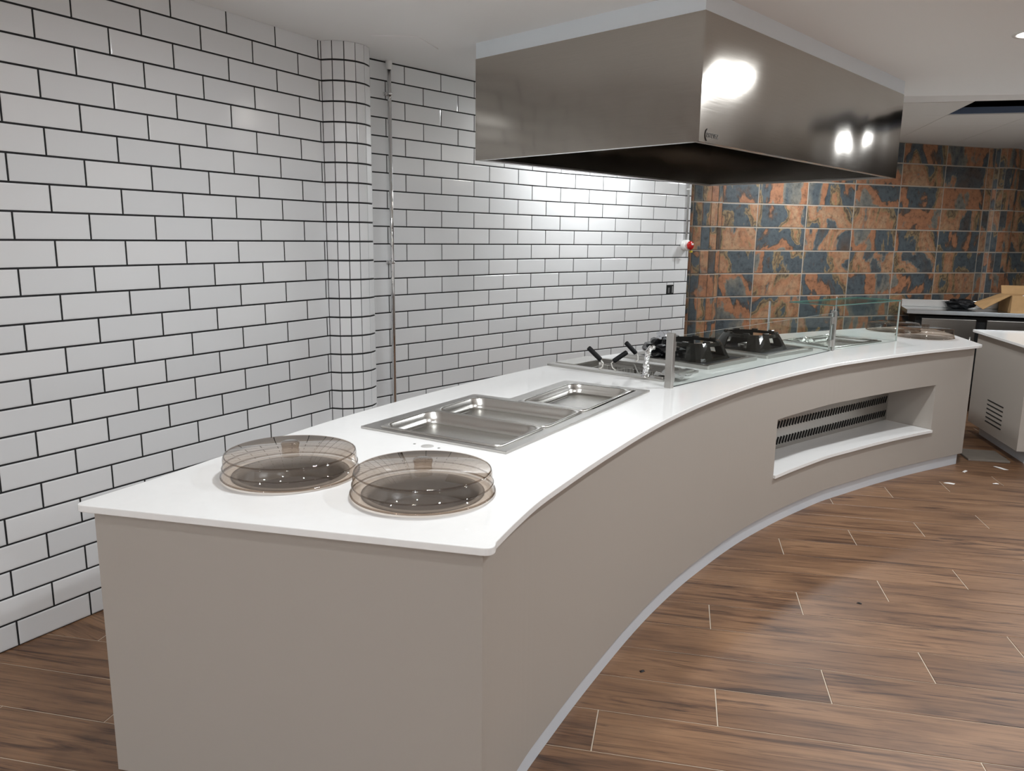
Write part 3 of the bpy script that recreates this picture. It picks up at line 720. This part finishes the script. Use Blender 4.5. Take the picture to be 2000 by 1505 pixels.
def crumple(name, c, dims, mat, label, cat, seed, parent=None, nu=14, nv=9, amp=.35):
    rnd = random.Random(seed); bm = bmesh.new(); bmesh.ops.create_icosphere(bm, subdivisions=3, radius=1)
    ph = [(rnd.uniform(1.5, 4), rnd.uniform(1.5, 4), rnd.uniform(1.5, 4), rnd.uniform(0, 6)) for _ in range(6)]
    for v in bm.verts:
        f = 1+sum(abs(math.sin(v.co.x*a+v.co.y*b+v.co.z*c_+d))-.5 for a, b, c_, d in ph)*amp/2+rnd.uniform(-.06, .06)
        v.co = Vector((v.co.x*dims[0]*f, v.co.y*dims[1]*f, max(-.98, v.co.z*f)*dims[2]))
    mn = min(v.co.z for v in bm.verts)
    for v in bm.verts: v.co.z -= mn
    me = bpy.data.meshes.new(name); bm.to_mesh(me); bm.free()
    o = obj(name, me, mat, parent, c); tag(o, label, cat); return o
# peeling protective film on the cooker's front corner
fm = MB(); fa = []
for i in range(7):
    for k in range(5): fa.append((-.02+.04*k, -.075+.024*i, .022+.006*math.sin(i*1.7+k)+(.012 if k in (0, 4) else 0)*abs(math.sin(i))))
fm.add(fa, [[i*5+k, i*5+k+1, (i+1)*5+k+1, (i+1)*5+k] for i in range(6) for k in range(4)], True)
fo = fm.build('protective_film', simple('film_grey', (.55, .54, .52), .2, .5), None, (1.715, 3.79, H+.001), PAS_A); tag(fo, 'loose silvery protective film curling on the cooker corner', 'film')

# ------------------------------------------------------------------ wok burners
def make_wok(c, ang, w, label):
    t = thing('wok_burner', label, 'wok burner', (c[0], c[1], H), ang, 'wok burners on the counter')
    a, b = .30, w/2
    # raised steel tray with dark sunken hob
    L = [rrect(a, b, .012, .0003), rrect(a, b, .012, .020), rrect(a-.004, b-.004, .012, .024), rrect(a-.035, b-.035, .02, .024), rrect(a-.045, b-.045, .02, .012), rrect(a-.06, b-.06, .02, .010)]
    MB().loops(L, True, False, True, False).build('tray', m_steel, t)
    MB().loops([rrect(.235, .215, .03, .0105), rrect(.235, .215, .03, .014), rrect(.22, .2, .03, .015)], True, False, True, False).build('hob_plate', m_black, t)
    # cast square-footed wok stand with windows and lugs
    ns, rows = 48, [(.205, 0.0), (.197, .018), (.188, .045), (.176, .080), (.168, .100)]
    def loop(hw, z, ins=0.0):
        out = []
        for k in range(ns):
            an = 2*math.pi*(k+.5)/ns; cs, sn = math.cos(an), math.sin(an); n = 3.6-1.4*(z/.1)
            r = (abs(cs)**n+abs(sn)**n)**(-1/n)*(hw-ins); out.append((r*cs, r*sn, .0145+z))
        return out
    mb = MB(); V = []
    for ins in (0, .010):
        for hw, z in rows: V += loop(hw, z, ins)
    nr = len(rows); Fc = []; ch = {}
    def keep(r, k):
        ph = (k+.5) % 12
        side = int(((k+.5)//12))
        mid = (k+6) % 12                                  # 0..11 across one side, 6 = middle
        win = 3 <= mid <= 8
        return not (win and r in (1, 2))
    F0 = {}
    for r in range(nr-1):
        for k in range(ns):
            if keep(r, k):
                j = (k+1) % ns; o1 = r*ns; o2 = (r+1)*ns; q = nr*ns
                Fc.append([o1+k, o1+j, o2+j, o2+k]); Fc.append([q+o1+k, q+o2+k, q+o2+j, q+o1+j])
                if r == 0 or not keep(r-1, k): Fc.append([o1+k, q+o1+k, q+o1+j, o1+j])
                if r == nr-2 or not keep(r+1, k): Fc.append([o2+k, o2+j, q+o2+j, q+o2+k])
                if not keep(r, (k+1) % ns): Fc.append([o1+j, q+o1+j, q+o2+j, o2+j])
                if not keep(r, (k-1) % ns): Fc.append([o1+k, o2+k, q+o2+k, q+o1+k])
    mb.add(V, Fc, False)
    st = mb.build('wok_stand', m_enamel, t)
    for k in range(8):
        an = 2*math.pi*(k+.5)/8; MB().box((.160*math.cos(an), .160*math.sin(an), .118), (.022, .040, .012), an, bev=.003).build('lug', m_enamel, st)
    bn = MB(); bn.lathe([(.075, .015), (.075, .035), (.06, .042), (.03, .042), (.028, .032), (.0001, .032)], seg=32); bn.build('burner_crown', m_steel_dark, t)
    return t
make_wok((1.62, 4.51), R(-15.5), .54, 'wok burner with black cast stand, partly covered by black film')
make_wok((1.825, 5.135), R(-18.5), .56, 'wok burner with black cast stand next to the glass case')
crumple('black_film_bag', (1.49, 4.40, H+.0255), (.095, .105, .045), m_film, 'crumpled black plastic film lying on the first wok burner', 'plastic film', 11, amp=.5)
crumple('clear_film_scrap', (1.477, 4.43, H+.118), (.032, .032, .024), m_film_clear, 'crumpled clear film sticking up from the black film', 'plastic film', 5, amp=.6)

# ------------------------------------------------------------------ glass screen with steel posts
def pane(mb, p, q, z0, z1, th=.008):
    """glass edge faces use slot 1"""
    p, q = Vector(p), Vector(q); d = (q-p).normalized(); n = Vector((-d.y, d.x))*th/2
    B = [p+n, q+n, q-n, p-n]; V = [(*b, z0) for b in B]+[(*b, z1) for b in B]
    n0 = len(mb.V); mb.add(V, [[0, 1, 5, 4], [2, 3, 7, 6]], False, 0); mb.V = mb.V[:n0]+mb.V[n0:]
    mb.add(V, [[1, 2, 6, 5], [3, 0, 4, 7], [4, 5, 6, 7], [3, 2, 1, 0]], False, 1)
    return mb
P1 = Vector((1.826, 3.541)); P2 = Vector((2.290, 5.40)); pdv = (P2-P1).normalized(); pn = Vector((pdv.y, -pdv.x)); pang = math.atan2(pdv.y, pdv.x)
gs = thing('glass_screen', 'straight low glass screen along the counter between two steel posts', 'glass screen', (P1.x, P1.y, H))
loc2 = lambda v: (v.x-P1.x, v.y-P1.y)
a, b = P1+pdv*.03, P2-pdv*.022
pane(MB(), loc2(a), loc2(b), .001, .248).build('pane', [m_glass, m_glass_bright], gs)
MB().box((*loc2((a+b)/2), .0012), ((b-a).length, .006, .002), pang).build('seal_strip', m_black, gs)
for q, w, hgt, l in ((P1, .040, .266, 0), (P2, .034, .261, 1)):
    mb = MB(); mb.box((*loc2(q), hgt/2), (.022, w, hgt), pang, bev=.0015)
    po = mb.build('post', m_steel, gs)
    s_ = 1 if l == 0 else -1
    for z in (.05, .20):
        c = q+pdv*(.022*s_); MB().box((*loc2(c), z), (.026, .020, .045), pang, bev=.003).build('glass_clamp', m_steel, po)
# ------------------------------------------------------------------ glass case
CL, CDp, CH = .865, .48, .297
case = thing('glass_case', 'frameless glass display case with open back over a steel tray', 'display case', (cFL.x, cFL.y, H), CASE_A)
pane(MB(), (0, .02), (0, CL), .001, CH-.009).build('front_pane', [m_glass, m_glass_bright], case)
pane(MB(), (-.006, .0), (-CDp, 0), .001, CH-.009).build('side_pane', [m_glass, m_glass_bright], case)
pane(MB(), (-.006, CL), (-CDp, CL), .001, CH-.009).build('side_pane', [m_glass, m_glass_bright], case)
tg = MB(); Pq = [(.006, -.006), (.006, CL+.006), (-.33, CL+.006), (-.33, -.006)]
V = [(x, y, CH-.006) for x, y in Pq]+[(x, y, CH) for x, y in Pq]
tg.add(V, [[0, 1, 2, 3], [7, 6, 5, 4]], False, 0); tg.add(V, [[0, 1, 5, 4], [1, 2, 6, 5], [2, 3, 7, 6], [3, 0, 4, 7]], False, 1)
m_glass_green = clear('green_glass', (.92, .955, .94), 1.5, 0.0, .9)
tg.build('top_pane', [m_glass_green, m_glass_edge], case)
for y in (0, CL):
    MB().box((-CDp-.006, y, CH/2-.004), (.012, .012, CH-.008), bev=.001).build('rear_rod', m_chrome, case)
# tray below the case
tr = thing('display_tray', 'shallow stainless tray sunk in the worktop under the glass case', 'steel tray', (TRAY_C.x, TRAY_C.y, H), CASE_A)
L = [rrect(.215, .315, .012, .0003), rrect(.215, .315, .012, .008), rrect(.19, .29, .02, .009), rrect(.183, .283, .03, -.004), rrect(.178, .278, .03, -.03), rrect(.165, .265, .03, -.034)]
MB().loops(L, True, False, True, True).build('tray', m_steel_pan, tr)
MB().tube([(-.19, -.29, .011), (.19, -.29, .011), (.19, .29, .011), (-.19, .29, .011), (-.19, -.29, .011)], .003, 8).build('rim_bead', m_chrome, tr)
crumple('foil_scrap', (TRAY_C.x-cx_.x*.12-cy_.x*.12, TRAY_C.y-cx_.y*.12-cy_.y*.12, H-.033), (.045, .035, .028), m_foil, 'crumpled shiny foil lying in the tray under the glass case', 'foil', 23)

# ------------------------------------------------------------------ things on the walls
def on_wall(c, n): 
    a = heading(c); p = Wc(c); return Vector((p[0]+math.cos(a)*n, p[1]-math.sin(a)*n)), a
q, a = on_wall(-.485, .030)
pp_ = thing('chrome_pipe', 'tall vertical chrome pipe clipped to the wall beside the pillar', 'pipe', (q.x, q.y, 0))
MB().tube([(0, 0, .3), (0, 0, CEIL-.012)], .0115, 16).build('tube', m_chrome, pp_)
MB().lathe([(.0125, CEIL-.05), (.019, CEIL-.014), (.019, CEIL-.001)], seg=20).build('ceiling_flange', m_white, pp_)
for z in (2.384, 1.421, .45):
    bk = MB(); bk.box((-.017*math.cos(a), .017*math.sin(a), z), (.030, .012, .012), -a)
    bk.lathe([(.012, -.007), (.0165, -.007), (.0165, .007), (.012, .007)], (0, 0, z), 16)
    bk.box((-.026*math.cos(a), .026*math.sin(a), z), (.006, .05, .02), -a, bev=.002)
    bk.build('pipe_clip', m_chrome, pp_)
q, a = on_wall(9.90, .012)
c2 = thing('grey_conduit', 'thin grey conduit running down the white wall to the red knob', 'conduit', (q.x, q.y, 1.575))
MB().tube([(0, 0, 0), (0, 0, CEIL-1.58)], .0085, 12).build('tube', simple('conduit_grey', (.42, .42, .41), .35, .3), c2)
for z in (.42, .75): MB().box((0, 0, z), (.024, .030, .014), -a, bev=.003).build('clip', m_white, c2)
q, a = on_wall(9.86, .001)
st_ = thing('stop_button', 'red round knob on a white cylindrical box at the wall corner', 'stop button', (q.x, q.y, 1.53), -a)
def xl(prof, seg=24):
    mb = MB(); L = [[(x, r*math.cos(k*2*math.pi/seg), r*math.sin(k*2*math.pi/seg)) for k in range(seg)] for x, r in prof]
    return mb.loops(L, True, False, True, True)
xl([(0, .046), (.040, .046), (.046, .040), (.047, .0005)]).build('housing', m_white, st_)
xl([(.046, .018), (.058, .018), (.060, .034), (.072, .038), (.084, .030), (.088, .0005)]).build('red_knob', m_red, st_)
MB().box((.087, .004, .010), (.012, .02, .016), bev=.003).build('white_tip', m_white, st_)
MB().box((.062, .02, -.052), (.022, .022, .018), bev=.004).build('yellow_tab', m_yellow, st_)
if HOLE:
    x, y, z, d, w, h = HOLE; an = math.atan2(d[1], d[0])
    so2 = thing('socket_hole', 'open black socket box cut into a white tile near the corner', 'socket box', (x, y, z), an)
    mb = MB(); mb.add([(sx*w/2, yy, sz*h/2) for yy in (-.0003, .0025) for sx, sz in ((-1, -1), (1, -1), (1, 1), (-1, 1))], [[4, 5, 6, 7], [0, 1, 5, 4], [1, 2, 6, 5], [2, 3, 7, 6], [3, 0, 4, 7]]); mb.build('box', m_void, so2)
    MB().box((-w*.18, .0005, -.006), (w*.22, .003, h*.6), bev=.001).build('insert', simple('insert_grey', (.14, .14, .14), .5), so2)
    MB().box((w*.36, .0005, 0), (w*.14, .003, h*.75), bev=.001).build('flap', simple('flap_grey', (.3, .3, .3), .5), so2)

# ------------------------------------------------------------------ refrigerated bench, carton, side counter
BA = math.atan2(8.305-8.177, 3.225-2.553); BO = Vector((2.553, 8.177))
bx = Vector((math.cos(BA), math.sin(BA))); BZ = .955; BLn, BDp = 1.75, .46
bench = thing('fridge_bench', 'stainless refrigerated workbench standing before the slate wall', 'workbench', (BO.x, BO.y, 0), BA)
MB().box((BLn/2, BDp/2, BZ-.02), (BLn, BDp, .04), bev=.004).build('worktop_sheet', simple('bench_top_steel', (.55, .60, .63), .22, 1), bench)
MB().box((BLn/2, BDp-.01, BZ+.035), (BLn, .02, .07), bev=.003).build('backsplash', m_steel, bench)
MB().box((BLn/2+.03, BDp/2+.01, .53), (BLn-.10, BDp-.06, .74)).build('cabinet', m_void, bench)
for k in range(3):
    x = .36+.54*k
    d_ = MB().box((x, .030, .53), (.455, .03, .70), bev=.006).build('door', m_steel_dark, bench)
    MB().tube([(x+.19, .014, .72), (x+.185, .002, .66), (x+.185, .0, .50), (x+.19, .014, .44)], .006, 8).build('handle', m_steel, d_)
for x in (.08, BLn-.08):
    for y in (.07, BDp-.07): MB().lathe([(.018, .0), (.018, .16)], (x, y, 0), 14, cap0=True).build('leg', m_steel, bench)
def on_bench(x, y, z=0): return (BO.x+bx.x*x-bx.y*y, BO.y+bx.y*x+bx.x*y, BZ+z+.0006)
crumple('black_bag', on_bench(.50, .33), (.11, .07, .045), m_black, 'small black bag lying on the steel bench left of the carton', 'bag', 3, amp=.25)
cbx = thing('cardboard_box', 'open brown cardboard box with raised flap on the steel bench', 'carton', on_bench(.85, .03), BA+R(3))
bw, bd, bh = .46, .36, .155
for nm, c, d in (('front_wall', (bw/2, 0.003, bh/2), (bw, .005, bh)), ('rear_wall', (bw/2, bd, bh/2), (bw, .005, bh)), ('side_wall', (0.003, bd/2, bh/2), (.005, bd-.01, bh)), ('side_wall', (bw, bd/2, bh/2), (.005, bd-.01, bh)), ('bottom', (bw/2, bd/2, .004), (bw-.01, bd-.01, .005))):
    MB().box(c, d).build(nm, m_card, cbx)
fl1 = MB(); fl1.add([(0, .03, bh), (0, bd-.02, bh), (-.235, bd-.06, bh-.095), (-.215, .03, bh-.135)], [[0, 1, 2, 3]]); fl1.add([(0, .03, bh+.004), (0, bd-.02, bh+.004), (-.235, bd-.06, bh-.091), (-.215, .03, bh-.131)], [[0, 1, 2, 3]])
fl1.build('flap', m_card, cbx)
fl2 = MB(); fl2.add([(.01, bd, bh), (bw-.01, bd, bh), (bw-.01, bd+.04, bh+.075), (.01, bd+.04, bh+.075)], [[0, 1, 2, 3]]); fl2.add([(.01, bd+.004, bh), (bw-.01, bd+.004, bh), (bw-.01, bd+.044, bh+.075), (.01, bd+.044, bh+.075)], [[0, 1, 2, 3]]); fl2.build('flap', m_card, cbx)
fl3 = MB(); fl3.add([(.01, 0, bh), (bw-.01, 0, bh), (bw-.01, -.035, bh-.11), (.01, -.035, bh-.11)], [[0, 1, 2, 3]])
crumple('packing_paper', on_bench(1.12, .22, .0065), (.16, .10, .085), m_paper, 'white crumpled packing paper inside the open carton', 'packing paper', 31, amp=.2)

S0 = Vector((3.45, 6.50)); S1 = Vector((3.14, 7.44)); sd = (S1-S0).normalized(); sang = math.atan2(-sd.x, sd.y)
sct = thing('side_counter', 'smaller greige counter with white top and vent slots on the right', 'counter', (S0.x, S0.y, 0), sang)
SL, SWt = (S1-S0).length, 1.7      # local y along the visible face, local x to the right
MB().box((SWt/2, SL/2, .475), (SWt, SL, .75)).build('body', m_panel, sct)
MB().box((SWt/2+.03, SL/2, .05), (SWt-.10, SL-.10, .10)).build('plinth', m_plinth, sct)
tp_ = slab_mesh('white_top', round_poly([(-.035, -.03), (SWt, -.03), (SWt, SL+.05), (-.035, SL+.05)], {0: .03, 3: .03}), [], .85, .87, .002)
obj('white_top', tp_, m_top, sct)
for k in range(6):
    MB().box((-.0005, SL*.5-.025, .355-.034*k), (.004, .31, .009), bev=.0015).build('vent_slot', m_void, sct)
fb = MB().box((0, 0, .008), (.28, .30, .016), bev=.003).build('loose_board', m_board, None, (3.245, 6.62, 0.0), R(18)); tag(fb, 'grey loose board lying on the floor between the two counters', 'board')
for k, (x, y, s, l) in enumerate(((3.053, 5.726, .035, 'white scrap lying on the floor in front of the counter tip'), (3.14, 6.10, .03, 'white scrap on the floor right at the plinth end'), (3.36, 6.33, .05, 'long white scrap on the floor by the side counter'), (3.321, 5.884, .025, 'tiny white scrap on the open floor at the right'))):
    mb = MB(); mb.add([(-s, -s*.25, .001), (s*.8, -s*.4, .002), (s, s*.2, .004), (-s*.7, s*.35, .001), (0, 0, .008)], [[0, 1, 4], [1, 2, 4], [2, 3, 4], [3, 0, 4], [3, 2, 1, 0]])
    o = mb.build('paper_scrap', m_paper, None, (x, y, .0002), k*1.3); tag(o, l, 'scrap', 'paper scraps on the floor')

for k, (x, y, l) in enumerate(((2.754, 3.523, 'small dark chip lying on a plank in the open floor'), (2.13, 2.50, 'small dark chip on the floor close to the curved plinth'))):
    mb = MB(); s = .011
    mb.add([(-s, -s*.5, .001), (s*.8, -s*.6, .001), (s, s*.5, .001), (-s*.7, s*.7, .001), (0, 0, .005)], [[0, 1, 4], [1, 2, 4], [2, 3, 4], [3, 0, 4], [3, 2, 1, 0]])
    o = mb.build('dark_chip', m_black, None, (x, y, .0002), k*1.1); tag(o, l, 'chip', 'dark chips on the floor')
